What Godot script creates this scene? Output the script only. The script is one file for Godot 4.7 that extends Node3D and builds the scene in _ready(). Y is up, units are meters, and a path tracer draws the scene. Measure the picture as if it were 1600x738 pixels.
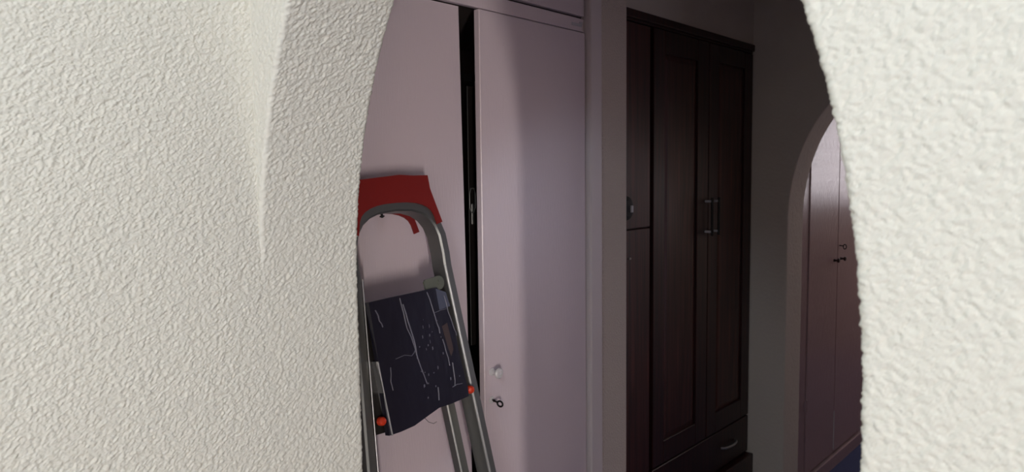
extends Node3D
# An arched opening in a roughcast wall; behind it a passage with built-in cupboards, a stepladder and a dark wardrobe.
# x runs to the right of the passage, -z down the passage, y up; metres.

const WALL_X := -1.03        # plane of the roughcast wall on the left
const FRONT_Z := -0.58       # near face of the arch wall
const BACK_Z := -0.76        # far face of the arch wall
const CUP_X := -1.43         # front of the white cupboard doors
const WARD_X := -1.53        # front of the wardrobe doors
const END_Z := -3.515        # near face of the wall with the second arch
const FAR_X := -1.37         # front of the cupboards past the second arch
const H := 2.6

var M := {}
var used := {}
var bump := FastNoiseLite.new()
var fine := FastNoiseLite.new()
var blobs := FastNoiseLite.new()

# ---------------------------------------------------------------- shapes
class Shape:
	var v := PackedVector3Array()
	var n := PackedVector3Array()
	func tri(a: Vector3, b: Vector3, c: Vector3, na: Vector3, nb: Vector3, nc: Vector3) -> void:
		if (b - a).cross(c - a).dot(na + nb + nc) > 0.0:
			v.append(a); v.append(c); v.append(b); n.append(na); n.append(nc); n.append(nb)
		else:
			v.append(a); v.append(b); v.append(c); n.append(na); n.append(nb); n.append(nc)
	func flat(a: Vector3, b: Vector3, c: Vector3, out: Vector3) -> void:
		var k := (b - a).cross(c - a).normalized()
		if k.dot(out) < 0.0:
			k = -k
		tri(a, b, c, k, k, k)
	func quad(a: Vector3, b: Vector3, c: Vector3, d: Vector3, out: Vector3) -> void:
		flat(a, b, c, out); flat(a, c, d, out)
	# a box with chamfered edges, lo to hi
	func box(lo: Vector3, hi: Vector3, ch := 0.0015, t := Transform3D()) -> void:
		var c := (lo + hi) / 2.0
		var h := (hi - lo).abs() / 2.0
		ch = minf(ch, minf(h.x, minf(h.y, h.z)) * 0.9)
		var i := h - Vector3.ONE * ch
		for ax in 3:
			var b := (ax + 1) % 3
			var d := (ax + 2) % 3
			for s in [-1.0, 1.0]:
				var q := []
				for k in [[-1, -1], [1, -1], [1, 1], [-1, 1]]:
					var p := Vector3(); p[ax] = s * h[ax]; p[b] = k[0] * i[b]; p[d] = k[1] * i[d]
					q.append(t * (c + p))
				var o := Vector3(); o[ax] = s
				quad(q[0], q[1], q[2], q[3], t.basis * o)
				for s2 in [-1.0, 1.0]:   # chamfer between +-ax and +-b
					var e := []
					for k in [-1.0, 1.0]:
						var p1 := Vector3(); p1[ax] = s * h[ax]; p1[b] = s2 * i[b]; p1[d] = k * i[d]
						var p2 := Vector3(); p2[ax] = s * i[ax]; p2[b] = s2 * h[b]; p2[d] = k * i[d]
						e.append(t * (c + p1)); e.append(t * (c + p2))
					var o2 := Vector3(); o2[ax] = s; o2[b] = s2
					quad(e[0], e[1], e[3], e[2], t.basis * o2)
		for sx in [-1.0, 1.0]:
			for sy in [-1.0, 1.0]:
				for sz in [-1.0, 1.0]:
					var s3 := Vector3(sx, sy, sz)
					flat(t * (c + s3 * Vector3(h.x, i.y, i.z)), t * (c + s3 * Vector3(i.x, h.y, i.z)), t * (c + s3 * Vector3(i.x, i.y, h.z)), t.basis * s3)
	# outline in the plane of axes a and b, extruded along their cross product from 0 to depth
	func prism(pts: PackedVector2Array, o: Vector3, a: Vector3, b: Vector3, depth: float) -> void:
		var w := a.cross(b).normalized() * depth
		var idx := Geometry2D.triangulate_polygon(pts)
		for k in range(0, idx.size(), 3):
			var p := o + a * pts[idx[k]].x + b * pts[idx[k]].y
			var q := o + a * pts[idx[k + 1]].x + b * pts[idx[k + 1]].y
			var r := o + a * pts[idx[k + 2]].x + b * pts[idx[k + 2]].y
			flat(p, q, r, -w)
			flat(p + w, q + w, r + w, w)
		var ccw := not Geometry2D.is_polygon_clockwise(pts)
		for k in pts.size():
			var p2 := pts[k]
			var q2 := pts[(k + 1) % pts.size()]
			var e := (q2 - p2)
			var nn := Vector2(e.y, -e.x) if ccw else Vector2(-e.y, e.x)
			var p := o + a * p2.x + b * p2.y
			var q := o + a * q2.x + b * q2.y
			quad(p, q, q + w, p + w, a * nn.x + b * nn.y)
	# profile of (radius, height) turned round the axis
	func lathe(prof: Array, o: Vector3, axis: Vector3, seg := 20) -> void:
		axis = axis.normalized()
		var u := axis.cross(Vector3.UP if absf(axis.y) < 0.9 else Vector3.RIGHT).normalized()
		var w := axis.cross(u)
		for k in prof.size() - 1:
			var p: Vector2 = prof[k]
			var q: Vector2 = prof[k + 1]
			var e := q - p
			var s := Vector2(e.y, -e.x).normalized()
			if s.x < 0.0 and absf(s.x) > 0.001: s = s
			for j in seg:
				var a0 := TAU * j / seg
				var a1 := TAU * (j + 1) / seg
				var d0 := u * cos(a0) + w * sin(a0)
				var d1 := u * cos(a1) + w * sin(a1)
				var n0 := d0 * s.x + axis * s.y
				var n1 := d1 * s.x + axis * s.y
				var p0 := o + d0 * p.x + axis * p.y
				var p1 := o + d1 * p.x + axis * p.y
				var q0 := o + d0 * q.x + axis * q.y
				var q1 := o + d1 * q.x + axis * q.y
				tri(p0, p1, q1, n0, n1, n1)
				tri(p0, q1, q0, n0, n1, n0)
	func tube(path: PackedVector3Array, r: float, seg := 10, closed := false) -> void:
		var m := path.size()
		var rings := []
		var up := Vector3(0.31, 0.83, 0.46).normalized()
		for k in m:
			var a := path[(k - 1 + m) % m] if closed or k > 0 else path[0]
			var b := path[(k + 1) % m] if closed or k < m - 1 else path[m - 1]
			var d := (b - a).normalized()
			var u := d.cross(up).normalized()
			var w := d.cross(u)
			var ring := []
			for j in seg:
				var an := TAU * j / seg
				ring.append(u * cos(an) + w * sin(an))
			rings.append(ring)
		for k in (m if closed else m - 1):
			var k2 := (k + 1) % m
			for j in seg:
				var j2 := (j + 1) % seg
				var a: Vector3 = rings[k][j]
				var b: Vector3 = rings[k][j2]
				var c: Vector3 = rings[k2][j2]
				var d: Vector3 = rings[k2][j]
				tri(path[k] + a * r, path[k] + b * r, path[k2] + c * r, a, b, c)
				tri(path[k] + a * r, path[k2] + c * r, path[k2] + d * r, a, c, d)
		if not closed:
			for k in [0, m - 1]:
				var o := (path[k] - path[1 if k == 0 else m - 2]).normalized()
				for j in seg:
					tri(path[k], path[k] + rings[k][j] * r, path[k] + rings[k][(j + 1) % seg] * r, o, o, o)
	# a rectangular section swept along a path in a plane; side is the plane's normal, hw the half width in the plane, z0..z1 across it
	func rail(path: PackedVector3Array, side: Vector3, hw: float, z0: float, z1: float, ch := 0.003) -> void:
		var m := path.size()
		var sec := [Vector2(-hw, z0 + ch), Vector2(-hw, z1 - ch), Vector2(-hw + ch, z1), Vector2(hw - ch, z1), Vector2(hw, z1 - ch), Vector2(hw, z0 + ch), Vector2(hw - ch, z0), Vector2(-hw + ch, z0)]
		var rows := []
		var across := []
		for k in m:
			var d := (path[mini(k + 1, m - 1)] - path[maxi(k - 1, 0)]).normalized()
			var x := d.cross(side).normalized()
			across.append(x)
			var row := []
			for p in sec:
				row.append(path[k] + x * p.x + side * p.y)
			rows.append(row)
		for j in 8:
			var j2 := (j + 1) % 8
			var e: Vector2 = sec[j2] - sec[j]
			var s := Vector2(-e.y, e.x).normalized()
			if s.dot((sec[j] + sec[j2]) / 2.0 - Vector2(0, (z0 + z1) / 2.0)) < 0.0:
				s = -s
			for k in m - 1:
				var n0: Vector3 = across[k] * s.x + side * s.y
				var n1: Vector3 = across[k + 1] * s.x + side * s.y
				tri(rows[k][j], rows[k][j2], rows[k + 1][j2], n0, n0, n1)
				tri(rows[k][j], rows[k + 1][j2], rows[k + 1][j], n0, n1, n1)
		for k in [0, m - 1]:
			var o := path[k] - path[1 if k == 0 else m - 2]
			for j in range(1, 7):
				flat(rows[k][0], rows[k][j], rows[k][j + 1], o)
	func mesh() -> ArrayMesh:
		var a := []
		a.resize(Mesh.ARRAY_MAX)
		a[Mesh.ARRAY_VERTEX] = v
		a[Mesh.ARRAY_NORMAL] = n
		var m := ArrayMesh.new()
		m.add_surface_from_arrays(Mesh.PRIMITIVE_TRIANGLES, a)
		return m


func numbered(called: String) -> String:
	used[called] = used.get(called, -1) + 1
	return called if used[called] == 0 else "%s_%03d" % [called, used[called]]

func thing(called: String, label: String, category: String, at := Vector3.ZERO, group := "") -> Node3D:
	var o := Node3D.new()
	o.name = numbered(called)
	add_child(o)
	o.position = at
	tag(o, label, category, group)
	return o

func tag(o: Node, label: String, category: String, group := "") -> void:
	o.set_meta("label", label)
	o.set_meta("category", category)
	if group: o.set_meta("group", group)

# one named mesh; points are given in the world and moved into the parent's axes when it sits elsewhere
func obj(called: String, s: Shape, m: Material, parent: Node = self, label := "") -> MeshInstance3D:
	var o := MeshInstance3D.new()
	o.name = called if parent != self else numbered(called)
	o.mesh = s.mesh()
	o.material_override = m
	parent.add_child(o, true)
	if label: o.set_meta("label", label)
	return o

func struct(called: String, s: Shape, m: Material, label := "") -> MeshInstance3D:
	var o := obj(called, s, m)
	o.set_meta("kind", "structure")
	if label: o.set_meta("label", label)
	return o

func bx(lo: Vector3, hi: Vector3, ch := 0.0015) -> Shape:
	var s := Shape.new()
	s.box(lo, hi, ch)
	return s

# ---------------------------------------------------------------- roughcast
func rough_height(p: Vector3) -> float:
	var a := bump.get_noise_3d(p.x, p.y * 1.12 + p.z * 0.2, p.z)
	var b := fine.get_noise_3d(p.x, p.y, p.z)
	var c := blobs.get_noise_3d(p.x, p.y, p.z)      # -1 in the middle of a grain
	return 0.0014 * a - 0.0014 * c + 0.0008 * b

# a grid of points and outward directions, pushed out by the roughcast; amount scales it per column
func rough_grid(rows: int, cols: int, pts: PackedVector3Array, dirs: PackedVector3Array, amount: PackedFloat32Array) -> ArrayMesh:
	var q := PackedVector3Array()
	q.resize(rows * cols)
	for i in rows * cols:
		var p := pts[i]
		q[i] = p + dirs[i] * (rough_height(p) * amount[i % cols])
	var nn := PackedVector3Array()
	nn.resize(rows * cols)
	for r in rows:
		var r0 := maxi(r - 1, 0) * cols
		var r1 := mini(r + 1, rows - 1) * cols
		for c in cols:
			var k := (q[r1 + c] - q[r0 + c]).cross(q[r * cols + mini(c + 1, cols - 1)] - q[r * cols + maxi(c - 1, 0)])
			var d := dirs[r * cols + c]
			if k.dot(d) < 0.0: k = -k
			nn[r * cols + c] = k.normalized() if k.length_squared() > 1e-16 else d
	var ix := PackedInt32Array()
	ix.resize((rows - 1) * (cols - 1) * 6)
	# one sign for the whole grid: is the turn of the first real cell along or against its direction
	var mid := (rows / 2) * cols + cols / 2
	var turn := (q[mid + cols] - q[mid]).cross(q[mid + 1] - q[mid]).dot(dirs[mid]) > 0.0
	var at := 0
	for r in rows - 1:
		for c in cols - 1:
			var a := r * cols + c
			var b := a + 1
			var d := a + cols
			var e := d + 1
			if turn:
				ix[at] = a; ix[at + 1] = b; ix[at + 2] = d; ix[at + 3] = b; ix[at + 4] = e; ix[at + 5] = d
			else:
				ix[at] = a; ix[at + 1] = d; ix[at + 2] = b; ix[at + 3] = b; ix[at + 4] = d; ix[at + 5] = e
			at += 6
	var arr := []
	arr.resize(Mesh.ARRAY_MAX)
	arr[Mesh.ARRAY_VERTEX] = q
	arr[Mesh.ARRAY_NORMAL] = nn
	arr[Mesh.ARRAY_INDEX] = ix
	var m := ArrayMesh.new()
	m.add_surface_from_arrays(Mesh.PRIMITIVE_TRIANGLES, arr)
	return m

func add_plain(m: ArrayMesh, s: Shape) -> void:
	var a := []
	a.resize(Mesh.ARRAY_MAX)
	a[Mesh.ARRAY_VERTEX] = s.v
	a[Mesh.ARRAY_NORMAL] = s.n
	m.add_surface_from_arrays(Mesh.PRIMITIVE_TRIANGLES, a)

# outline of an arched opening from the left foot over the top to the right foot, as [point, outward normal]
func arch_outline(x0: float, x1: float, spring: float, rise: float, step: Callable) -> Array:
	var c := (x0 + x1) / 2.0
	var r := (x1 - x0) / 2.0
	var out := []
	var y := 0.0
	while y < spring:
		out.append([Vector2(x0, y), Vector2(-1, 0)])
		y += step.call(x0, y)
	var a := PI
	while a > 0.0:
		var p := Vector2(c + r * cos(a), spring + rise * sin(a))
		out.append([p, Vector2(cos(a) / r, sin(a) / rise).normalized()])
		a -= step.call(p.x, p.y) / sqrt(pow(r * sin(a), 2) + pow(rise * cos(a), 2))
	y = spring
	while y > 0.0:
		out.append([Vector2(x1, y), Vector2(1, 0)])
		y -= step.call(x1, y)
	out.append([Vector2(x1, 0), Vector2(1, 0)])
	return out

# a wall across the passage from left to right with an arched opening; its edges are rounded and its near face is roughcast round the arch
func arch_wall(called: String, label: String, z0: float, z1: float, left: float, right: float, outline: Array, faces: PackedFloat32Array, reveal: int, amount: float, m: Material, rest: Material) -> void:
	var prof := []      # offset outward, z, direction (outward, z), amount
	var R := 0.005
	prof.append([0.03, z1, Vector2(0, -1), 0.0])
	for k in 4:
		var a := PI / 2 * k / 3.0
		prof.append([R - R * sin(a), z1 + R - R * cos(a), Vector2(-sin(a), -cos(a)), amount])
	for k in range(1, reveal):
		prof.append([0.0, lerpf(z1 + R, z0 - R, float(k) / reveal), Vector2(-1, 0), amount])
	for k in 4:
		var a := PI / 2 * k / 3.0
		prof.append([R - R * cos(a), z0 - R + R * sin(a), Vector2(-cos(a), sin(a)), amount])
	for f in faces:
		prof.append([R + f, z0, Vector2(0, 1), amount])
	var cols := prof.size()
	var pts := PackedVector3Array()
	var dirs := PackedVector3Array()
	var am := PackedFloat32Array()
	for p in prof:
		am.append(p[3])
	for o in outline:
		var b: Vector2 = o[0]
		var nn: Vector2 = o[1]
		for p in prof:
			var xy: Vector2 = b + nn * p[0]
			pts.append(Vector3(xy.x, xy.y, p[1]))
			dirs.append(Vector3(nn.x * p[2].x, nn.y * p[2].x, p[2].y))
	var mesh := rough_grid(outline.size(), cols, pts, dirs, am)
	# the plain rest of both faces, top and ends
	var s := Shape.new()
	for face in [[z0, faces[faces.size() - 1] + R, 1.0], [z1, 0.03, -1.0]]:
		var ring := PackedVector2Array()
		var last := Vector2(99, 99)
		for o in outline:
			var xy: Vector2 = o[0] + o[1] * (face[1] - 0.002)
			if xy.distance_to(last) > 0.02:
				ring.append(Vector2(maxf(xy.x, left + 0.01), xy.y))
				last = xy
		ring[0].y = 0.0
		ring.append(Vector2(ring[ring.size() - 1].x, 0.0))
		ring.append_array(PackedVector2Array([Vector2(right, 0), Vector2(right, H), Vector2(left, H), Vector2(left, 0)]))
		var idx := Geometry2D.triangulate_polygon(ring)
		for k in range(0, idx.size(), 3):
			s.flat(Vector3(ring[idx[k]].x, ring[idx[k]].y, face[0]), Vector3(ring[idx[k + 1]].x, ring[idx[k + 1]].y, face[0]), Vector3(ring[idx[k + 2]].x, ring[idx[k + 2]].y, face[0]), Vector3(0, 0, face[2]))
	s.quad(Vector3(left, H, z0), Vector3(right, H, z0), Vector3(right, H, z1), Vector3(left, H, z1), Vector3.UP)
	s.quad(Vector3(left, 0, z0), Vector3(left, H, z0), Vector3(left, H, z1), Vector3(left, 0, z1), Vector3.LEFT)
	s.quad(Vector3(right, 0, z0), Vector3(right, H, z0), Vector3(right, H, z1), Vector3(right, 0, z1), Vector3.RIGHT)
	add_plain(mesh, s)
	var w := MeshInstance3D.new()
	w.name = called
	w.mesh = mesh
	w.set_surface_override_material(0, m)
	w.set_surface_override_material(1, rest)
	w.set_meta("kind", "structure")
	w.set_meta("label", label)
	add_child(w, true)

# ---------------------------------------------------------------- materials
func mat(called: String, c: Color, rough: float, metal := 0.0) -> StandardMaterial3D:
	var m := StandardMaterial3D.new()
	m.resource_name = called
	m.albedo_color = c
	m.roughness = rough
	m.metallic = metal
	M[called] = m
	return m

func noise_tex(freq: float, octaves: int, sd: int, size := 512) -> NoiseTexture2D:
	var f := FastNoiseLite.new()
	f.noise_type = FastNoiseLite.TYPE_SIMPLEX_SMOOTH
	f.frequency = freq
	f.fractal_octaves = octaves
	f.seed = sd
	var t := NoiseTexture2D.new()
	t.width = size
	t.height = size
	t.seamless = true
	t.noise = f
	return t

func relief(m: StandardMaterial3D, t: Texture2D, cm: float, scale: Vector3) -> void:
	m.heightmap_enabled = true
	m.heightmap_texture = t
	m.heightmap_scale = cm
	m.uv1_triplanar = true
	m.uv1_world_triplanar = true
	m.uv1_scale = scale

func wood_image() -> ImageTexture:
	var f := FastNoiseLite.new()
	f.seed = 5; f.frequency = 0.012; f.fractal_octaves = 3
	var g := FastNoiseLite.new()
	g.seed = 8; g.frequency = 0.09; g.fractal_octaves = 2
	var im := Image.create(256, 256, false, Image.FORMAT_RGB8)
	for y in 256:
		for x in 256:
			# blended across the borders so that the picture repeats
			var wx := clampf((x - 216) / 40.0, 0, 1)
			var wy := clampf((y - 216) / 40.0, 0, 1)
			var k := 0.0
			for a in [[x, 1.0 - wx], [x - 256, wx]]:
				for b in [[y, 1.0 - wy], [y - 256, wy]]:
					if a[1] * b[1] > 0.0:
						k += a[1] * b[1] * (0.65 * f.get_noise_2d(a[0] * 2.2, b[0] * 0.25) + 0.45 * g.get_noise_2d(a[0] * 1.5, b[0] * 0.09))
			k = clampf(0.5 + 0.9 * k, 0, 1)
			im.set_pixel(x, y, Color(0.17, 0.085, 0.07).lerp(Color(0.44, 0.23, 0.185), k))
	return ImageTexture.create_from_image(im)

func make_materials() -> void:
	mat("roughcast", Color(0.875, 0.867, 0.828), 0.85)
	mat("roughcast_relief", M.roughcast.albedo_color, 0.85)
	relief(M.roughcast_relief, noise_tex(0.04, 2, 2), 0.3, Vector3(6.5, 6.5, 6.5))
	mat("plaster", Color(0.85, 0.79, 0.745), 0.85)
	relief(M.plaster, noise_tex(0.035, 3, 3), 0.28, Vector3(6, 6, 6))
	mat("smooth_plaster", Color(0.84, 0.795, 0.75), 0.8)
	relief(M.smooth_plaster, noise_tex(0.02, 3, 4), 0.08, Vector3(4, 4, 4))
	var brush := noise_tex(0.05, 3, 11)
	mat("gloss_paint", Color(0.885, 0.82, 0.84), 0.3)
	relief(M.gloss_paint, brush, 0.035, Vector3(8, 0.7, 8))
	mat("trim_paint", Color(0.9, 0.85, 0.85), 0.28)
	relief(M.trim_paint, brush, 0.03, Vector3(8, 0.7, 8))
	mat("pink_paint", Color(0.72, 0.6, 0.615), 0.28)
	relief(M.pink_paint, brush, 0.32, Vector3(16, 0.45, 16))
	mat("inside", Color(0.35, 0.3, 0.28), 0.8)
	var w := mat("wood", Color(0.9, 0.88, 0.9), 0.42)
	w.albedo_texture = wood_image()
	w.uv1_triplanar = true
	w.uv1_world_triplanar = true
	w.uv1_scale = Vector3(4, 1.3, 4)
	var wd := mat("dark_wood", Color(0.66, 0.6, 0.62), 0.42)
	wd.albedo_texture = w.albedo_texture
	wd.uv1_triplanar = true
	wd.uv1_world_triplanar = true
	wd.uv1_scale = Vector3(5, 1.1, 5)
	wd.uv1_offset = Vector3(0.3, 0.2, 0.6)
	mat("aluminium", Color(0.5, 0.5, 0.49), 0.42, 0.75)
	relief(M.aluminium, noise_tex(0.04, 3, 21), 0.01, Vector3(9, 9, 9))
	mat("bracket_metal", Color(0.47, 0.48, 0.43), 0.5, 0.4)
	mat("red_plastic", Color(0.54, 0.085, 0.05), 0.5)
	mat("orange_plastic", Color(0.86, 0.24, 0.12), 0.4)
	mat("navy_board", Color(0.12, 0.11, 0.165), 0.3)
	relief(M.navy_board, noise_tex(0.012, 3, 31), 0.05, Vector3(5, 2, 5))
	mat("tape", Color(0.46, 0.45, 0.5), 0.25)
	mat("frayed", Color(0.3, 0.24, 0.24), 0.6)
	mat("white_china", Color(0.86, 0.84, 0.84), 0.2)
	mat("dark_metal", Color(0.12, 0.11, 0.11), 0.4, 0.6)
	mat("steel", Color(0.72, 0.72, 0.72), 0.28, 0.85)
	mat("satin", Color(0.78, 0.76, 0.78), 0.4, 0.1)
	mat("black_rubber", Color(0.07, 0.07, 0.07), 0.7)
	mat("leather", Color(0.1, 0.08, 0.07), 0.5)
	mat("carpet", Color(0.33, 0.37, 0.56), 0.95)
	relief(M.carpet, noise_tex(0.2, 2, 41), 0.5, Vector3(6, 6, 6))
	mat("ceiling_paint", Color(0.9, 0.89, 0.86), 0.9)
	mat("window_paint", Color(0.9, 0.9, 0.88), 0.4)
	var lg := mat("lamp_glow", Color(0.9, 0.9, 0.9), 0.3)
	lg.emission_enabled = true
	lg.emission = Color(0.88, 0.96, 1.0)
	lg.emission_energy_multiplier = 1.0
	var g := mat("glass", Color(0.9, 0.95, 0.95, 0.06), 0.03)
	g.transparency = BaseMaterial3D.TRANSPARENCY_ALPHA

# ---------------------------------------------------------------- light and camera
func window_light(called: String, at: Vector3, facing: Vector3, size: Vector2, c: Color, energy: float) -> void:
	var l := AreaLight3D.new()
	l.name = called
	l.area_size = size
	l.area_normalize_energy = true
	l.light_color = c
	l.light_energy = energy
	l.area_range = 14.0
	l.area_attenuation = 2.0
	l.shadow_enabled = true
	add_child(l)
	l.look_at_from_position(at, at + facing, Vector3.UP)

func lights_and_camera() -> void:
	var cam := Camera3D.new()
	cam.name = "camera"
	var attr := CameraAttributesPhysical.new()
	attr.frustum_focal_length = 12.0 / (369.0 / 1150.0)
	attr.frustum_focus_distance = 1.5
	attr.exposure_aperture = 13.0
	attr.frustum_near = 0.05
	attr.frustum_far = 60.0
	cam.attributes = attr
	cam.transform = Transform3D(Basis(Vector3(0.748, -0.012, -0.663), Vector3(-0.045, 0.997, -0.069), Vector3(0.662, 0.081, 0.745)).orthonormalized(), Vector3(0, 1.7, 0))
	add_child(cam)
	cam.current = true
	var e := Environment.new()
	e.background_mode = Environment.BG_COLOR
	e.background_color = Color(0.78, 0.88, 1.0)
	e.background_energy_multiplier = 0.5
	e.tonemap_mode = Environment.TONE_MAPPER_LINEAR
	e.tonemap_exposure = 1.04
	e.sdfgi_enabled = true
	e.ssao_enabled = true
	e.ssil_enabled = true
	var we := WorldEnvironment.new()
	we.name = "world"
	we.environment = e
	add_child(we)
	# daylight in the panes: a narrow side light, the window behind the camera, the side room's and the far room's windows
	window_light("side_light_daylight", Vector3(4.57, 0.8, 3.42), Vector3(-1, 0, 0), Vector2(0.19, 1.15), Color(0.99, 0.96, 0.94), 18.0)
	window_light("back_window_daylight", Vector3(0.35, 1.85, 3.87), Vector3(0, 0, -1), Vector2(1.1, 1.1), Color(1.0, 0.97, 0.93), 0.8)
	window_light("side_room_daylight", Vector3(1.4, 1.45, -5.36), Vector3(0, 0, 1), Vector2(0.7, 0.9), Color(0.88, 0.88, 1.0), 0.8)
	window_light("far_room_daylight", Vector3(-0.72, 1.88, -7.46), Vector3(0, 0, 1), Vector2(1.0, 0.85), Color(1.0, 0.96, 0.98), 1.6)
	window_light("side_room_wide_daylight", Vector3(2.17, 1.1, -4.9), Vector3(-1, 0, 0), Vector2(0.85, 1.4), Color(0.95, 0.9, 1.0), 1.2)

# ---------------------------------------------------------------- the setting
func wall_with_hole(called: String, label: String, lo: Vector3, hi: Vector3, axis: int, holes: Array, m: Material) -> void:
	# a slab whose long direction is axis (0 or 2); holes are [from, to, bottom, top] along it
	var s := Shape.new()
	var at := lo[axis]
	for h in holes:
		var a := lo; var b := hi
		a[axis] = at; b[axis] = h[0]
		if b[axis] > a[axis]: s.box(a, b, 0.0)
		a = lo; b = hi
		a[axis] = h[0]; b[axis] = h[1]
		if h[2] > lo.y:
			var c := b; c.y = h[2]; s.box(a, c, 0.0)
		if h[3] < hi.y:
			var c := a; c.y = h[3]; s.box(c, b, 0.0)
		at = h[1]
	var a2 := lo
	a2[axis] = at
	s.box(a2, hi, 0.0)
	struct(called, s, m, label)

func window(n: int, lo: Vector3, hi: Vector3, axis: int) -> void:
	var root := Node3D.new()
	root.name = "window_%d" % n
	root.set_meta("kind", "structure")
	add_child(root)
	var s := Shape.new()
	var f := 0.04
	for k in 2:
		var a := lo; var b := hi
		if k == 0: b[axis] = lo[axis] + f
		else: a[axis] = hi[axis] - f
		s.box(a, b)
		a = lo; b = hi
		if k == 0: b.y = lo.y + f
		else: a.y = hi.y - f
		s.box(a, b)
	obj("window_frame", s, M.window_paint, root)
	var other := 2 - axis
	var g := lo; var h := hi
	g[other] = (lo[other] + hi[other]) / 2 - 0.003
	h[other] = (lo[other] + hi[other]) / 2 + 0.003
	obj("pane", bx(g, h, 0.0), M.glass, root)

func build_setting() -> void:
	struct("floor", bx(Vector3(-2.3, -0.1, -7.7), Vector3(4.8, 0, 4.1), 0.0), M.carpet, "dark blue carpeted floor")
	struct("ceiling", bx(Vector3(-2.3, H, -7.7), Vector3(4.8, H + 0.1, 4.1), 0.0), M.ceiling_paint)
	# left wall: the patch in view is roughcast geometry, the rest of it a plain slab
	var rows := 715
	var cols := 325
	var ya := 1.1
	var yb := 2.1
	var za := -0.592
	var zb := -0.14
	var pts := PackedVector3Array()
	var dirs := PackedVector3Array()
	var am := PackedFloat32Array()
	for c in cols: am.append(1.0)
	for r in rows:
		var y := lerpf(ya, yb, float(r) / (rows - 1))
		for c in cols:
			var z := lerpf(za, zb, float(c) / (cols - 1))
			pts.append(Vector3(WALL_X + 0.0002, y, z))
			dirs.append(Vector3.RIGHT)
	var mesh := rough_grid(rows, cols, pts, dirs, am)
	var s := Shape.new()
	s.box(Vector3(-1.25, 0, -0.585), Vector3(WALL_X, ya + 0.002, 3.9), 0.0)
	s.box(Vector3(-1.25, yb - 0.002, -0.585), Vector3(WALL_X, H, 3.9), 0.0)
	s.box(Vector3(-1.25, ya, zb - 0.002), Vector3(WALL_X, yb, 3.9), 0.0)
	s.box(Vector3(-1.25, ya, -0.585), Vector3(WALL_X - 0.004, yb, zb), 0.0)
	add_plain(mesh, s)
	var wl := MeshInstance3D.new()
	wl.name = "wall_left"
	wl.mesh = mesh
	wl.set_surface_override_material(0, M.roughcast)
	wl.set_surface_override_material(1, M.roughcast_relief)
	wl.set_meta("kind", "structure")
	wl.set_meta("label", "cream roughcast wall to the left of the arch")
	add_child(wl)
	# the near arch
	var st := func(x: float, y: float) -> float:
		if y < 1.05: return 0.03
		if x > -0.35: return 0.0014 if y > 1.38 and y < 1.9 else 0.006
		return 0.0019 if y < 2.08 else 0.005
	var faces := PackedFloat32Array()
	var f := 0.0014
	while f < 0.17:
		faces.append(f)
		f += 0.0015 if f < 0.14 else 0.008
	arch_wall("wall_front", "cream roughcast wall pierced by the near arch", FRONT_Z, BACK_Z, -2.2, 4.7, arch_outline(WALL_X, -0.1645, 1.515, 0.67, st), faces, 105, 1.0, M.roughcast, M.roughcast_relief)
	# the second arch, across the end of the passage
	var st2 := func(_x: float, _y: float) -> float: return 0.012
	arch_wall("wall_passage_end", "dim wall with the second arch at the end of the passage", END_Z, END_Z - 0.2, -2.2, -0.1, arch_outline(-1.352, -0.485, 1.465, 0.67, st2), PackedFloat32Array([0.01, 0.03]), 14, 0.6, M.smooth_plaster, M.smooth_plaster)
	# passage: stub of wall between cupboard and wardrobe, back of the recesses, wall over the wardrobe
	struct("wall_stub", bx(Vector3(-2.12, 0, -2.232), Vector3(CUP_X - 0.002, H, -2.052), 0.006), M.plaster, "narrow plastered wall end between white cupboard and dark wardrobe")
	struct("wall_recess", bx(Vector3(-2.22, 0, -3.515), Vector3(-2.1, H, -0.76), 0.0), M.plaster)
	struct("wall_over_wardrobe", bx(Vector3(-2.1, 2.323, -3.515), Vector3(WARD_X - 0.004, H, -2.232), 0.0), M.smooth_plaster, "plain wall above the dark wardrobe")
	wall_with_hole("wall_passage_right", "right wall of the passage", Vector3(-0.15, 0, -7.5), Vector3(-0.03, H, -0.76), 2, [[-3.51, -2.66, 0.0, 2.03]], M.smooth_plaster)
	# near room
	wall_with_hole("wall_right", "right wall of the near room", Vector3(4.6, 0, -0.76), Vector3(4.75, H, 4.0), 2, [[3.31, 3.53, 0.2, 1.4]], M.smooth_plaster)
	wall_with_hole("wall_back", "wall behind the camera", Vector3(-1.25, 0, 3.9), Vector3(4.75, H, 4.05), 0, [[-0.25, 0.95, 1.25, 2.45]], M.smooth_plaster)
	window(1, Vector3(-0.25, 1.25, 3.94), Vector3(0.95, 2.45, 4.0), 0)
	window(2, Vector3(4.64, 0.2, 3.31), Vector3(4.7, 1.4, 3.53), 2)
	# side room behind the passage's right wall
	wall_with_hole("wall_side_room", "far wall of the side room", Vector3(-0.03, 0, -5.5), Vector3(2.3, H, -5.4), 0, [[0.9, 1.9, 0.85, 2.05]], M.smooth_plaster)
	window(3, Vector3(0.9, 0.85, -5.47), Vector3(1.9, 2.05, -5.42), 0)
	wall_with_hole("wall_side_room_right", "right wall of the side room", Vector3(2.2, 0, -5.4), Vector3(2.32, H, -0.76), 2, [[-5.35, -4.45, 0.38, 1.82]], M.smooth_plaster)
	window(5, Vector3(2.23, 0.38, -5.35), Vector3(2.29, 1.82, -4.45), 2)
	# far room
	wall_with_hole("wall_far_end", "end wall of the far room", Vector3(-2.2, 0, -7.6), Vector3(-0.03, H, -7.5), 0, [[-1.25, -0.19, 1.38, 2.38]], M.smooth_plaster)
	window(4, Vector3(-1.25, 1.38, -7.57), Vector3(-0.19, 2.38, -7.52), 0)
	struct("wall_far_left", bx(Vector3(-2.2, 0, -7.5), Vector3(-2.08, H, -3.715), 0.0), M.smooth_plaster)
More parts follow.
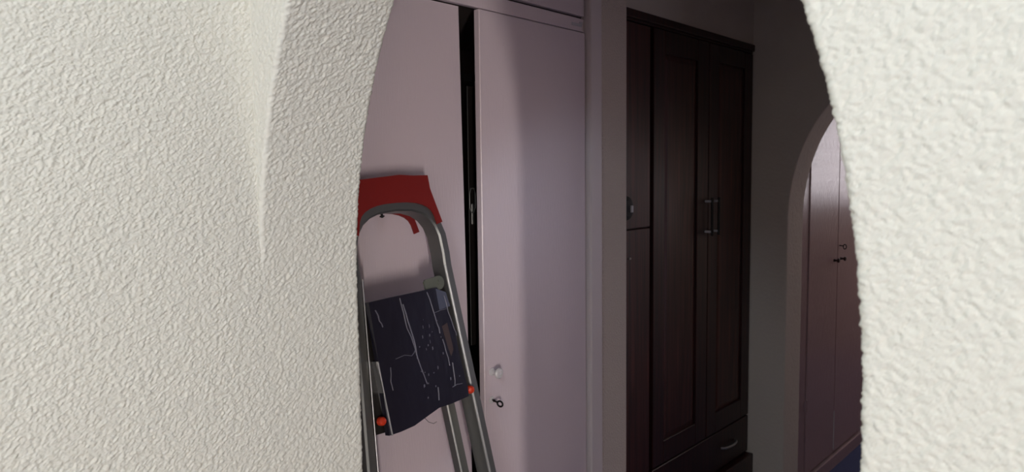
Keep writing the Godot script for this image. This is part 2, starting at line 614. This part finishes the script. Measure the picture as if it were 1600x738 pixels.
	struct("wall_far_nib", bx(Vector3(-2.08, 0, -7.5), Vector3(FAR_X, H, -4.87), 0.0), M.smooth_plaster)

# the globe lamp under the near room's ceiling, with its own light
func build_lamp() -> void:
	var at := Vector3(0.1, 2.47, 0.7)
	var t := thing("ceiling_lamp", "round white glass globe lamp under the ceiling of the near room", "lamp", at)
	var g := Shape.new()
	var prof := []
	for k in 25:
		var a := PI * k / 24.0
		prof.append(Vector2(0.11 * sin(a), -0.11 * cos(a)))
	g.lathe(prof, Vector3.ZERO, Vector3.UP, 32)
	obj("globe", g, M.lamp_glow, t)
	var m := Shape.new()
	m.lathe([Vector2(0, 0.1), Vector2(0.05, 0.1), Vector2(0.055, 0.108), Vector2(0.055, H - at.y), Vector2(0, H - at.y)], Vector3.ZERO, Vector3.UP, 32)
	obj("mount", m, M.window_paint, t)
	var l := OmniLight3D.new()
	l.name = "lamp_light"
	l.light_color = Color(0.84, 0.93, 1.0)
	l.light_energy = 0.68
	l.light_size = 0.1
	l.omni_range = 14.0
	l.omni_attenuation = 2.0
	l.shadow_enabled = true
	t.add_child(l)

# ---------------------------------------------------------------- white cupboard
func build_cupboard() -> void:
	var t := thing("built_in_cupboard", "pale gloss painted built-in cupboard with two tall doors behind the stepladder", "cupboard", Vector3(-1.43, 0, -1.45))
	var o := -t.position
	var add := func(called: String, s: Shape, m: Material, parent: Node, label := "") -> MeshInstance3D:
		for i in s.v.size(): s.v[i] += o
		return obj(called, s, m, parent, label)
	var c := Shape.new()
	c.box(Vector3(-2.09, 0, -2.05), Vector3(-1.98, 2.59, -0.775))          # back
	c.box(Vector3(-1.98, 0, -0.80), Vector3(-1.452, 2.59, -0.775))         # sides, top, bottom
	c.box(Vector3(-1.98, 0, -2.05), Vector3(-1.452, 2.59, -2.02))
	c.box(Vector3(-1.98, 0, -2.02), Vector3(-1.452, 0.07, -0.80))
	c.box(Vector3(-1.98, 2.17, -2.02), Vector3(-1.452, 2.19, -0.80))
	c.box(Vector3(-1.98, 2.57, -2.02), Vector3(-1.452, 2.59, -0.80))
	add.call("carcass", c, M.inside, t)
	var fr := Shape.new()
	fr.box(Vector3(-1.454, 0, -0.955), Vector3(-1.434, 2.59, -0.775))
	fr.box(Vector3(-1.454, 2.162, -1.981), Vector3(-1.436, 2.203, -0.955))
	fr.box(Vector3(-1.454, 0, -1.981), Vector3(-1.436, 0.075, -0.955))
	add.call("face_frame", fr, M.gloss_paint, t)
	add.call("edge_trim", bx(Vector3(-1.454, 0, -2.051), Vector3(-1.413, 2.59, -1.985), 0.004), M.trim_paint, t)
	# doors: the left one has sagged, so that its free edge leans
	var l := Shape.new()
	l.prism(PackedVector2Array([Vector2(0.957, 0.08), Vector2(1.462, 0.08), Vector2(1.4265, 2.158), Vector2(0.957, 2.158)]), Vector3(-1.451, 0, 0), Vector3(0, 0, -1), Vector3.UP, -0.02)
	add.call("door", l, M.gloss_paint, t)
	var r: MeshInstance3D = add.call("door", bx(Vector3(-1.451, 0.08, -1.978), Vector3(-1.43, 2.158, -1.485), 0.002), M.gloss_paint, t)
	var k := Shape.new()
	var kp := Vector3(-1.43, 1.138, -1.515)
	k.lathe([Vector2(0.0000, 0.0050), Vector2(0.0112, 0.0050), Vector2(0.0119, 0.0000), Vector2(0.0081, 0.0075), Vector2(0.0075, 0.0175), Vector2(0.0119, 0.0225), Vector2(0.0156, 0.0263), Vector2(0.0156, 0.0300), Vector2(0.0125, 0.0331), Vector2(0.0050, 0.0338), Vector2(0.0037, 0.0328), Vector2(0.0000, 0.0328)], kp, Vector3.RIGHT, 28)
	add.call("knob", k, M.white_china, r, "small round white knob")
	var e := Shape.new()
	e.lathe([Vector2(0.011, 0), Vector2(0.0105, 0.0015), Vector2(0.003, 0.002), Vector2(0, 0.002)], Vector3(-1.43, 1.055, -1.513), Vector3.RIGHT, 24)
	add.call("lock_plate", e, M.white_china, r)
	var tp := Shape.new()
	tp.box(Vector3(-1.4365, 2.176, -1.968), Vector3(-1.4345, 2.186, -1.915), 0.0008)
	tp.box(Vector3(-1.4365, 2.182, -1.972), Vector3(-1.4342, 2.192, -1.955), 0.0008)
	add.call("tape_scrap", tp, M.satin, t, "scrap of shiny tape")
	# the top cupboard's doors
	add.call("top_door", bx(Vector3(-1.451, 2.21, -1.462), Vector3(-1.432, 2.585, -0.957), 0.0015), M.gloss_paint, t)
	add.call("top_door", bx(Vector3(-1.451, 2.21, -1.978), Vector3(-1.432, 2.585, -1.468), 0.0015), M.gloss_paint, t)
	# the key in the lock
	var y := thing("key", "small dark key with a ring bow standing in the white cupboard door's lock", "key", Vector3(-1.43, 1.055, -1.513))
	var sh := Shape.new()
	sh.tube(PackedVector3Array([Vector3(0.0035, 0.001, 0), Vector3(0.022, -0.004, -0.002)]), 0.0024, 10)
	sh.lathe([Vector2(0.0024, 0), Vector2(0.0042, 0.001), Vector2(0.0042, 0.003), Vector2(0.0024, 0.004)], Vector3(0.008, -0.0002, 0), Vector3.RIGHT, 12)
	obj("shaft", sh, M.dark_metal, y)
	var ring := PackedVector3Array()
	var u := Vector3(0.94, -0.26, -0.2).normalized()
	var w := Vector3(0.18, 0.95, -0.1).normalized()
	for j in 24:
		ring.append(Vector3(0.030, -0.0062, -0.003) + u * 0.0088 * cos(TAU * j / 24) + w * 0.0075 * sin(TAU * j / 24))
	var rg := Shape.new()
	rg.tube(ring, 0.0027, 8, true)
	obj("bow", rg, M.dark_metal, y)
	# what hangs in the gap between the doors
	var b := thing("belt", "dark belt with a shiny buckle hanging in the gap between the white cupboard doors", "belt", Vector3(-1.52, 1.98, -1.535))
	var bs := Shape.new()
	bs.box(Vector3(-0.0015, -0.78, -0.012), Vector3(0.0015, -0.02, 0.012), 0.0008)
	obj("strap", bs, M.leather, b)
	var bk := Shape.new()
	bk.tube(PackedVector3Array([Vector3(0.004, -0.33, 0.012), Vector3(0.004, -0.37, 0.012), Vector3(0.004, -0.385, 0.006), Vector3(0.004, -0.385, -0.006), Vector3(0.004, -0.37, -0.012), Vector3(0.004, -0.33, -0.012), Vector3(0.004, -0.315, -0.006), Vector3(0.004, -0.315, 0.006)]), 0.0022, 8, true)
	bk.box(Vector3(0.002, -0.42, -0.004), Vector3(0.005, -0.36, 0.004), 0.0008)
	obj("buckle", bk, M.aluminium, b)
	var hr := Shape.new()
	hr.tube(PackedVector3Array([Vector3(-1.52, 1.985, -0.801), Vector3(-1.52, 1.985, -2.019)]), 0.011, 12)
	add.call("hanging_rail", hr, M.dark_metal, t)

# ---------------------------------------------------------------- stepladder
func build_ladder() -> void:
	var t := thing("stepladder", "folded aluminium stepladder with a red top cap leaning on the white cupboard", "stepladder", Vector3(-1.055, 0.003, -1.135))
	t.basis = Basis(Vector3.UP, PI / 2) * Basis(Vector3.RIGHT, -deg_to_rad(9.46)) * Basis(Vector3.BACK, deg_to_rad(1.5))
	# local axes: x along the cupboard (right in view), y up the ladder, z out towards the passage
	var top := 1.665
	var half := func(y: float) -> float: return 0.128 + (1.6 - y) * 0.0836
	var path := PackedVector3Array()
	path.append(Vector3(-half.call(0.02), 0.02, 0))
	path.append(Vector3(-half.call(1.50), 1.50, 0))
	for k in range(0, 13):
		var a := PI - PI * k / 12.0
		path.append(Vector3(0.137 * signf(cos(a)) * pow(absf(cos(a)), 0.75), 1.53 + 0.125 * pow(sin(a), 0.75), 0))
	path.append(Vector3(half.call(1.50), 1.50, 0))
	path.append(Vector3(half.call(0.02), 0.02, 0))
	var s := Shape.new()
	s.rail(path, Vector3(0, 0, 1), 0.0125, -0.05, 0.0, 0.004)
	obj("front_frame", s, M.aluminium, t)
	# raised lips along the front edges of the rails
	var lip := Shape.new()
	for sg in [-1.0, 1.0]:
		var lp := PackedVector3Array()
		for y in [0.03, 0.5, 1.0, 1.5]:
			lp.append(Vector3(sg * (half.call(y) - 0.0125), y, 0.0))
		lip.tube(lp, 0.002, 6)
	obj("rail_lip", lip, M.steel, t)
	# rear frame, folded flat behind the front one
	for sg in [-1.0, 1.0]:
		var rr := Shape.new()
		var hx := func(y: float) -> float: return 0.092 + (1.6 - y) * 0.075
		rr.rail(PackedVector3Array([Vector3(sg * hx.call(0.03), 0.03, 0), Vector3(sg * hx.call(1.44), 1.44, 0)]), Vector3(0, 0, 1), 0.0135, -0.082, -0.055, 0.003)
		obj("rear_leg", rr, M.aluminium, t)
		var ft := Shape.new()
		ft.box(Vector3(sg * half.call(0.02) - 0.018, -0.0, -0.056), Vector3(sg * half.call(0.02) + 0.018, 0.05, 0.006), 0.004)
		obj("foot", ft, M.black_rubber, t)
	for y in [0.18, 0.42, 0.66]:
		var tr := Shape.new()
		var w: float = half.call(y) - 0.0125
		tr.box(Vector3(-w, y - 0.012, -0.05), Vector3(w, y + 0.012, 0.03), 0.003)
		for k in 5:
			tr.box(Vector3(-w + 0.01, y + 0.012, -0.044 + k * 0.016), Vector3(w - 0.01, y + 0.0145, -0.037 + k * 0.016), 0.001)
		obj("tread", tr, M.aluminium, t)
	var br: Shape
	for y in [0.3, 0.6]:
		var w: float = 0.092 + (1.6 - y) * 0.075 - 0.0135
		br = Shape.new()
		br.box(Vector3(-w, y - 0.012, -0.075), Vector3(w, y + 0.012, -0.062), 0.003)
		obj("rear_brace", br, M.aluminium, t)
	# red cap: a plate before and one behind the frame, joined over the top
	var cap := Shape.new()
	var pts := PackedVector2Array()
	for p in [Vector2(-0.135, 1.598), Vector2(-0.131, 1.63), Vector2(-0.118, 1.675), Vector2(-0.109, 1.702), Vector2(-0.109, 1.717), Vector2(-0.05, 1.721), Vector2(0.02, 1.7255), Vector2(0.06, 1.7225), Vector2(0.108, 1.7215), Vector2(0.109, 1.69), Vector2(0.116, 1.665), Vector2(0.133, 1.606), Vector2(0.116, 1.602)]:
		pts.append(p)
	for k in range(1, 14):
		var a := PI * k / 14.0
		pts.append(Vector2(0.113 * signf(cos(a)) * pow(absf(cos(a)), 0.8), 1.605 + 0.056 * pow(sin(a), 0.7)))
	pts.append(Vector2(-0.1185, 1.595))
	cap.prism(pts, Vector3(0, 0, 0.001), Vector3.RIGHT, Vector3.UP, 0.004)
	cap.prism(pts, Vector3(0, -0.014, -0.088), Vector3.RIGHT, Vector3.UP, 0.004)
	cap.box(Vector3(-0.108, 1.697, -0.085), Vector3(0.1075, 1.7165, 0.002), 0.002)
	obj("top_cap", cap, M.red_plastic, t)
	var rv := Shape.new()
	rv.tube(PackedVector3Array([Vector3(-0.02, 1.66, -0.03), Vector3(-0.02, 1.632, -0.03)]), 0.003, 8)
	rv.lathe([Vector2(0, 0), Vector2(0.006, 0), Vector2(0.006, 0.003), Vector2(0, 0.004)], Vector3(-0.02, 1.637, -0.03), Vector3.DOWN, 10)
	obj("cap_screw", rv, M.dark_metal, t)
	# platform folded up against the rails, wrapped in a dark board with clear tape
	var bd := Shape.new()
	var bp := PackedVector2Array([Vector2(-0.1270, 1.1580), Vector2(-0.0950, 1.1570), Vector2(-0.0550, 1.1590), Vector2(-0.0054, 1.1710), Vector2(0.0244, 1.1780), Vector2(0.0645, 1.1770), Vector2(0.1214, 1.1800), Vector2(0.1228, 1.2000), Vector2(0.1142, 1.2600), Vector2(0.1080, 1.3400), Vector2(0.0963, 1.4000), Vector2(0.0854, 1.4350), Vector2(0.0719, 1.4520), Vector2(0.0169, 1.4510), Vector2(-0.0731, 1.4505), Vector2(-0.1280, 1.4490), Vector2(-0.1254, 1.3000)])
	bd.prism(bp, Vector3(0, 0, 0.002), Vector3.RIGHT, Vector3.UP, 0.014)
	var plat := obj("platform", bd, M.navy_board, t, "folded platform under a scuffed navy board")
	var rng := RandomNumberGenerator.new()
	rng.seed = 77
	# wrinkles and ends of clear tape standing off the board
	var strands := [
		[Vector2(-0.0429, 1.4450), Vector2(-0.0380, 1.4100), Vector2(-0.0350, 1.3750), Vector2(-0.0217, 1.3300), Vector2(-0.0124, 1.2800), Vector2(-0.0013, 1.2400)],
		[Vector2(-0.0365, 1.4300), Vector2(-0.0294, 1.3900), Vector2(-0.0202, 1.3450), Vector2(-0.0192, 1.3100)],
		[Vector2(0.0391, 1.4460), Vector2(0.0480, 1.4100), Vector2(0.0552, 1.3700), Vector2(0.0598, 1.3450)],
		[Vector2(0.0653, 1.3300), Vector2(0.0701, 1.3000), Vector2(0.0750, 1.2650)],
		[Vector2(0.0849, 1.2700), Vector2(0.0847, 1.2400), Vector2(0.0814, 1.2150)],
		[Vector2(0.0292, 1.2250), Vector2(0.0260, 1.1950)],
		[Vector2(-0.0793, 1.3150), Vector2(-0.0544, 1.3180), Vector2(-0.0342, 1.3120), Vector2(-0.0215, 1.3220)],
		[Vector2(0.0505, 1.3950), Vector2(0.0734, 1.3980), Vector2(0.0904, 1.3980)],
		[Vector2(-0.1145, 1.4300), Vector2(-0.1078, 1.4050), Vector2(-0.1014, 1.3900)],
		[Vector2(0.0905, 1.4300), Vector2(0.0956, 1.3900), Vector2(0.1068, 1.3450), Vector2(0.1113, 1.3300)],
		[Vector2(-0.0969, 1.3000), Vector2(-0.1021, 1.2700), Vector2(-0.0995, 1.2500)],
		[Vector2(0.1054, 1.2150), Vector2(0.0874, 1.2170), Vector2(0.0735, 1.2140)],
	]
	for q in strands:
		var ts := Shape.new()
		var line := PackedVector3Array()
		for j in q.size():
			line.append(Vector3(q[j].x, q[j].y, 0.0166))
			if j < q.size() - 1:
				var mid: Vector2 = q[j].lerp(q[j + 1], 0.5)
				line.append(Vector3(mid.x + rng.randf_range(-0.0015, 0.0015), mid.y, 0.0172))
		ts.rail(line, Vector3(0, 0, 1), rng.randf_range(0.0006, 0.0012), -0.0012, 0.0014, 0.0004)
		obj("tape_wrinkle", ts, M.tape, plat)
	var patch := Shape.new()
	patch.prism(PackedVector2Array([Vector2(0.068, 1.45), Vector2(0.098, 1.437), Vector2(0.105, 1.402), Vector2(0.07, 1.399)]), Vector3(0, 0, 0.0158), Vector3.RIGHT, Vector3.UP, 0.0006)
	obj("tape_patch", patch, mat("tape_patch", Color(0.34, 0.35, 0.42), 0.35), plat)
	var fl := Shape.new()
	for k in 30:
		var p := Vector2(rng.randf_range(-0.02, 0.11), rng.randf_range(1.2, 1.4))
		if k < 16: p = Vector2(0.02, 1.335) + Vector2(rng.randfn(0, 0.02), rng.randfn(0, 0.028))
		var d := Vector2(rng.randf_range(0.0006, 0.0022), rng.randf_range(0.0008, 0.004))
		fl.prism(PackedVector2Array([p - d, p + Vector2(d.x, -d.y * 0.6), p + d, p + Vector2(-d.x * 0.7, d.y)]), Vector3(0, 0, 0.0158), Vector3.RIGHT, Vector3.UP, 0.0005)
	var flo := obj("paint_flecks", fl, M.tape, plat)
	flo.set_meta("kind", "stuff")
	var ed := Shape.new()
	ed.prism(PackedVector2Array([Vector2(0.07, 1.36), Vector2(0.088, 1.365), Vector2(0.095, 1.30), Vector2(0.085, 1.285), Vector2(0.078, 1.31)]), Vector3(0, 0, 0.0157), Vector3.RIGHT, Vector3.UP, 0.0006)
	obj("worn_patch", ed, M.frayed, plat)
	var th := Shape.new()
	th.tube(PackedVector3Array([Vector3(-0.02, 1.168, 0.01), Vector3(-0.012, 1.155, 0.014), Vector3(0.0, 1.148, 0.016), Vector3(0.012, 1.149, 0.014)]), 0.0006, 6)
	obj("loose_thread", th, M.black_rubber, plat)
	# edge of the metal platform showing at the board's left side
	var pe := Shape.new()
	pe.rail(PackedVector3Array([Vector3(-0.1285, 1.32, 0), Vector3(-0.1195, 1.157, 0)]), Vector3(0, 0, 1), 0.0013, -0.004, 0.019, 0.0005)
	obj("platform_edge", pe, M.steel, t)
	var ps := Shape.new()
	ps.prism(PackedVector2Array([Vector2(-0.157, 1.165), Vector2(-0.11, 1.162), Vector2(-0.11, 1.44), Vector2(-0.134, 1.44)]), Vector3(0, 0, -0.014), Vector3.RIGHT, Vector3.UP, 0.012)
	obj("platform_side", ps, M.leather, t)
	# hinge brackets and orange pivots
	var sg := 1.0
	var hb := Shape.new()
	var hp := PackedVector2Array()
	for k in 9:
		var a := -PI / 2 + PI * k / 8.0
		hp.append(Vector2(sg * (0.089 + 0.017 * cos(a)), 1.462 + 0.0165 * sin(a)))
	for p in [Vector2(0.047, 1.474), Vector2(0.043, 1.469), Vector2(0.047, 1.440)]:
		hp.append(Vector2(sg * p.x, p.y))
	hb.prism(hp, Vector3(0, 0, 0.003), Vector3.RIGHT, Vector3.UP, 0.005)
	var hbo := obj("hinge_bracket", hb, M.bracket_metal, t, "grey green hinge bracket")
	var hr := Shape.new()
	hr.lathe([Vector2(0.006, 0), Vector2(0.005, 0.002), Vector2(0, 0.003)], Vector3(sg * 0.088, 1.463, 0.008), Vector3(0, 0, 1), 14)
	obj("rivet", hr, M.bracket_metal, hbo)
	for sg2 in [-1.0, 1.0]:
		var ob := Shape.new()
		ob.lathe([Vector2(0.0098, -0.006), Vector2(0.0098, 0.0), Vector2(0.009, 0.004), Vector2(0.006, 0.0075), Vector2(0, 0.009)], Vector3(sg2 * 0.136, 1.192, 0.010), Vector3(0, 0, 1), 22)
		obj("pivot_cap", ob, M.orange_plastic, t, "round orange plastic pivot cap")

# ---------------------------------------------------------------- wardrobe
func panel_door(called: String, za: float, zb: float, ya: float, yb: float, stile_a: float, stile_b: float, rail_lo: float, rail_hi: float, t: Node3D) -> MeshInstance3D:
	# za is the near edge, zb the far edge (more negative)
	var o := -t.position
	var s := Shape.new()
	var x0 := WARD_X - 0.02
	s.box(Vector3(x0, ya, za - stile_a) + o, Vector3(WARD_X, yb, za) + o, 0.002)
	s.box(Vector3(x0, ya, zb) + o, Vector3(WARD_X, yb, zb + stile_b) + o, 0.002)
	s.box(Vector3(x0, ya, zb + stile_b) + o, Vector3(WARD_X, ya + rail_lo, za - stile_a) + o, 0.002)
	s.box(Vector3(x0, yb - rail_hi, zb + stile_b) + o, Vector3(WARD_X, yb, za - stile_a) + o, 0.002)
	var d := obj(called, s, M.dark_wood, t)
	var p := Shape.new()
	p.box(Vector3(x0, ya + rail_lo, zb + stile_b) + o, Vector3(WARD_X - 0.01, yb - rail_hi, za - stile_a) + o, 0.0)
	# a raised field with sloping margins
	var m := 0.022
	var f0 := Vector3(WARD_X - 0.01, ya + rail_lo + 0.004, zb + stile_b + 0.004) + o
	var f1 := Vector3(WARD_X - 0.01, yb - rail_hi - 0.004, za - stile_a - 0.004) + o
	var g0 := f0 + Vector3(0.006, m, m)
	var g1 := f1 + Vector3(0.006, -m, -m)
	p.quad(Vector3(g0.x, g0.y, g0.z), Vector3(g0.x, g1.y, g0.z), Vector3(g0.x, g1.y, g1.z), Vector3(g0.x, g0.y, g1.z), Vector3.RIGHT)
	p.quad(Vector3(f0.x, f0.y, f0.z), Vector3(f0.x, f1.y, f0.z), Vector3(g0.x, g1.y, g0.z), Vector3(g0.x, g0.y, g0.z), Vector3(1, 0, -1))
	p.quad(Vector3(f0.x, f0.y, f1.z), Vector3(f0.x, f1.y, f1.z), Vector3(g0.x, g1.y, g1.z), Vector3(g0.x, g0.y, g1.z), Vector3(1, 0, 1))
	p.quad(Vector3(f0.x, f0.y, f0.z), Vector3(f0.x, f0.y, f1.z), Vector3(g0.x, g0.y, g1.z), Vector3(g0.x, g0.y, g0.z), Vector3(1, -1, 0))
	p.quad(Vector3(f0.x, f1.y, f0.z), Vector3(f0.x, f1.y, f1.z), Vector3(g0.x, g1.y, g1.z), Vector3(g0.x, g1.y, g0.z), Vector3(1, 1, 0))
	obj("door_panel", p, M.wood, d)
	return d

func build_wardrobe() -> void:
	var t := thing("wardrobe", "tall dark wooden wardrobe with panelled doors and drawers in the passage recess", "wardrobe", Vector3(-1.8, 0, -2.87))
	var o := -t.position
	var c := Shape.new()
	c.box(Vector3(-2.08, 0, -3.508) + o, Vector3(WARD_X - 0.022, 2.30, -2.24) + o, 0.002)
	obj("carcass", c, M.dark_wood, t)
	var cr := Shape.new()
	cr.box(Vector3(WARD_X - 0.03, 2.288, -3.512) + o, Vector3(WARD_X + 0.006, 2.32, -2.236) + o, 0.003)
	cr.box(Vector3(WARD_X - 0.03, 2.278, -3.51) + o, Vector3(WARD_X - 0.004, 2.289, -2.24) + o, 0.002)
	obj("cornice", cr, M.dark_wood, t)
	# near bay: two plain doors, one above the other
	var u := obj("door", bx(Vector3(WARD_X - 0.02, 1.492, -2.55) + o, Vector3(WARD_X, 2.272, -2.246) + o, 0.002), M.wood, t)
	var lo := obj("door", bx(Vector3(WARD_X - 0.02, 0.09, -2.55) + o, Vector3(WARD_X, 1.487, -2.246) + o, 0.002), M.wood, t)
	var kn := Shape.new()
	kn.lathe([Vector2(0.047, 0), Vector2(0.045, 0.006), Vector2(0.03, 0.012), Vector2(0.0, 0.013)], Vector3(WARD_X, 1.572, -2.375) + o, Vector3.RIGHT, 28)
	obj("round_pull", kn, M.black_rubber, u, "round black pull")
	var lt := Shape.new()
	lt.box(Vector3(WARD_X + 0.011, 1.556, -2.399) + o, Vector3(WARD_X + 0.02, 1.582, -2.386) + o, 0.002)
	obj("latch", lt, M.satin, u)
	var kh := Shape.new()
	kh.box(Vector3(WARD_X, 1.374, -2.405) + o, Vector3(WARD_X + 0.006, 1.382, -2.392) + o, 0.001)
	obj("lock_plate", kh, M.steel, lo)
	# two panelled doors with bar handles at their meeting edges
	var d1 := panel_door("door", -2.578, -3.045, 0.487, 2.274, 0.088, 0.10, 0.095, 0.09, t)
	var d2 := panel_door("door", -3.051, -3.503, 0.487, 2.274, 0.09, 0.088, 0.095, 0.075, t)
	for pr in [[d1, -3.02], [d2, -3.085]]:
		var hz: float = pr[1]
		for y in [1.442, 1.577]:
			var posts := Shape.new()
			posts.tube(PackedVector3Array([Vector3(WARD_X, y, hz) + o, Vector3(WARD_X + 0.034, y, hz) + o]), 0.0055, 12)
			obj("handle_post", posts, M.satin, pr[0], "short bright handle post")
		var bar := Shape.new()
		bar.tube(PackedVector3Array([Vector3(WARD_X + 0.034, 1.425, hz) + o, Vector3(WARD_X + 0.034, 1.594, hz) + o]), 0.006, 12)
		obj("handle_bar", bar, M.dark_metal, pr[0])
	# drawers
	var w1 := obj("drawer", bx(Vector3(WARD_X - 0.02, 0.296, -3.503) + o, Vector3(WARD_X, 0.480, -2.578) + o, 0.003), M.dark_wood, t)
	var w2 := obj("drawer", bx(Vector3(WARD_X - 0.02, 0.09, -3.507) + o, Vector3(WARD_X + 0.028, 0.287, -2.57) + o, 0.003), M.dark_wood, t)
	for q in [[w1, 0.395, WARD_X], [w2, 0.19, WARD_X + 0.028]]:
		var hp := PackedVector3Array()
		for k in 13:
			var f := k / 12.0
			hp.append(Vector3(q[2] + 0.026 * pow(sin(PI * f), 0.4), q[1], -3.20 - 0.15 * f) + o)
		var b := Shape.new()
		b.tube(hp, 0.006, 10)
		obj("drawer_handle", b, M.steel, q[0], "bowed metal drawer handle")
	obj("plinth", bx(Vector3(WARD_X - 0.02, 0, -3.506) + o, Vector3(WARD_X + 0.012, 0.083, -2.246) + o, 0.002), M.dark_wood, t)

# ---------------------------------------------------------------- cupboard beyond the second arch
func build_far_cupboard() -> void:
	var t := thing("hall_cupboard", "dusky pink painted cupboard seen through the far arch", "cupboard", Vector3(-1.6, 0, -4.3))
	var o := -t.position
	var c := Shape.new()
	c.box(Vector3(-2.05, 0.08, -4.85) + o, Vector3(FAR_X - 0.022, 2.5, -3.73) + o, 0.002)
	obj("carcass", c, M.pink_paint, t)
	var f := Shape.new()
	f.box(Vector3(FAR_X - 0.024, 0.075, -3.86) + o, Vector3(FAR_X - 0.004, 2.5, -3.725) + o, 0.002)
	f.box(Vector3(FAR_X - 0.024, 0.075, -4.855) + o, Vector3(FAR_X - 0.004, 2.5, -4.775) + o, 0.002)
	f.box(Vector3(FAR_X - 0.024, 2.2, -4.775) + o, Vector3(FAR_X - 0.004, 2.5, -3.86) + o, 0.002)
	obj("face_frame", f, M.pink_paint, t)
	obj("plinth", bx(Vector3(-2.0, 0, -4.85) + o, Vector3(FAR_X + 0.012, 0.073, -3.73) + o, 0.003), M.pink_paint, t)
	# each door leaf is planked
	for leaf in [[-3.868, -4.308], [-4.314, -4.77]]:
		var d := obj("door", bx(Vector3(FAR_X - 0.02, 0.085, leaf[1]) + o, Vector3(FAR_X, 2.19, leaf[0]) + o, 0.003), M.pink_paint, t)
		var near: bool = leaf[0] > -4.0
		var k := Shape.new()
		k.lathe([Vector2(0.009, 0), Vector2(0.006, 0.008), Vector2(0.006, 0.016), Vector2(0.012, 0.022), Vector2(0.012, 0.027), Vector2(0.008, 0.031), Vector2(0, 0.032)], Vector3(FAR_X, 1.208, -4.25 if near else -4.36) + o, Vector3.RIGHT, 18)
		obj("knob", k, M.dark_wood, d, "small dark knob")
		if not near:
			obj("door_edge", bx(Vector3(FAR_X - 0.012, 0.1, -4.3165) + o, Vector3(FAR_X + 0.0025, 0.33, -4.311) + o, 0.001), M.white_china, d, "chipped pale edge")
		if near:
			for y in [0.47, 1.85]:
				var h := Shape.new()
				h.tube(PackedVector3Array([Vector3(FAR_X + 0.003, y - 0.03, -3.864) + o, Vector3(FAR_X + 0.003, y + 0.03, -3.864) + o]), 0.005, 10)
				h.box(Vector3(FAR_X - 0.004, y - 0.028, -3.885) + o, Vector3(FAR_X + 0.002, y + 0.028, -3.845) + o, 0.001)
				obj("hinge", h, M.pink_paint, d)
	var key := thing("key", "tiny dark key in the pink cupboard door above its knobs", "key", Vector3(FAR_X, 1.285, -4.335))
	var ks := Shape.new()
	ks.tube(PackedVector3Array([Vector3(0, 0, 0), Vector3(0.025, -0.002, 0)]), 0.003, 8)
	obj("shaft", ks, M.dark_metal, key)
	var ring := PackedVector3Array()
	for j in 18:
		ring.append(Vector3(0.030 + 0.008 * cos(TAU * j / 18), -0.006 + 0.013 * sin(TAU * j / 18), 0))
	var rg := Shape.new()
	rg.tube(ring, 0.003, 8, true)
	obj("bow", rg, M.dark_metal, key)


func _ready() -> void:
	bump.seed = 12
	bump.noise_type = FastNoiseLite.TYPE_SIMPLEX_SMOOTH
	bump.frequency = 120.0
	bump.fractal_octaves = 2
	bump.domain_warp_enabled = true
	bump.domain_warp_amplitude = 0.006
	bump.domain_warp_frequency = 60.0
	fine.seed = 4
	fine.noise_type = FastNoiseLite.TYPE_SIMPLEX
	fine.frequency = 270.0
	fine.fractal_octaves = 1
	blobs.seed = 9
	blobs.noise_type = FastNoiseLite.TYPE_CELLULAR
	blobs.cellular_return_type = FastNoiseLite.RETURN_DISTANCE
	blobs.cellular_jitter = 1.0
	blobs.frequency = 125.0
	blobs.fractal_type = FastNoiseLite.FRACTAL_NONE
	blobs.domain_warp_enabled = true
	blobs.domain_warp_amplitude = 0.004
	blobs.domain_warp_frequency = 90.0
	make_materials()
	lights_and_camera()
	build_setting()
	build_lamp()
	build_cupboard()
	build_wardrobe()
	build_far_cupboard()
	build_ladder()
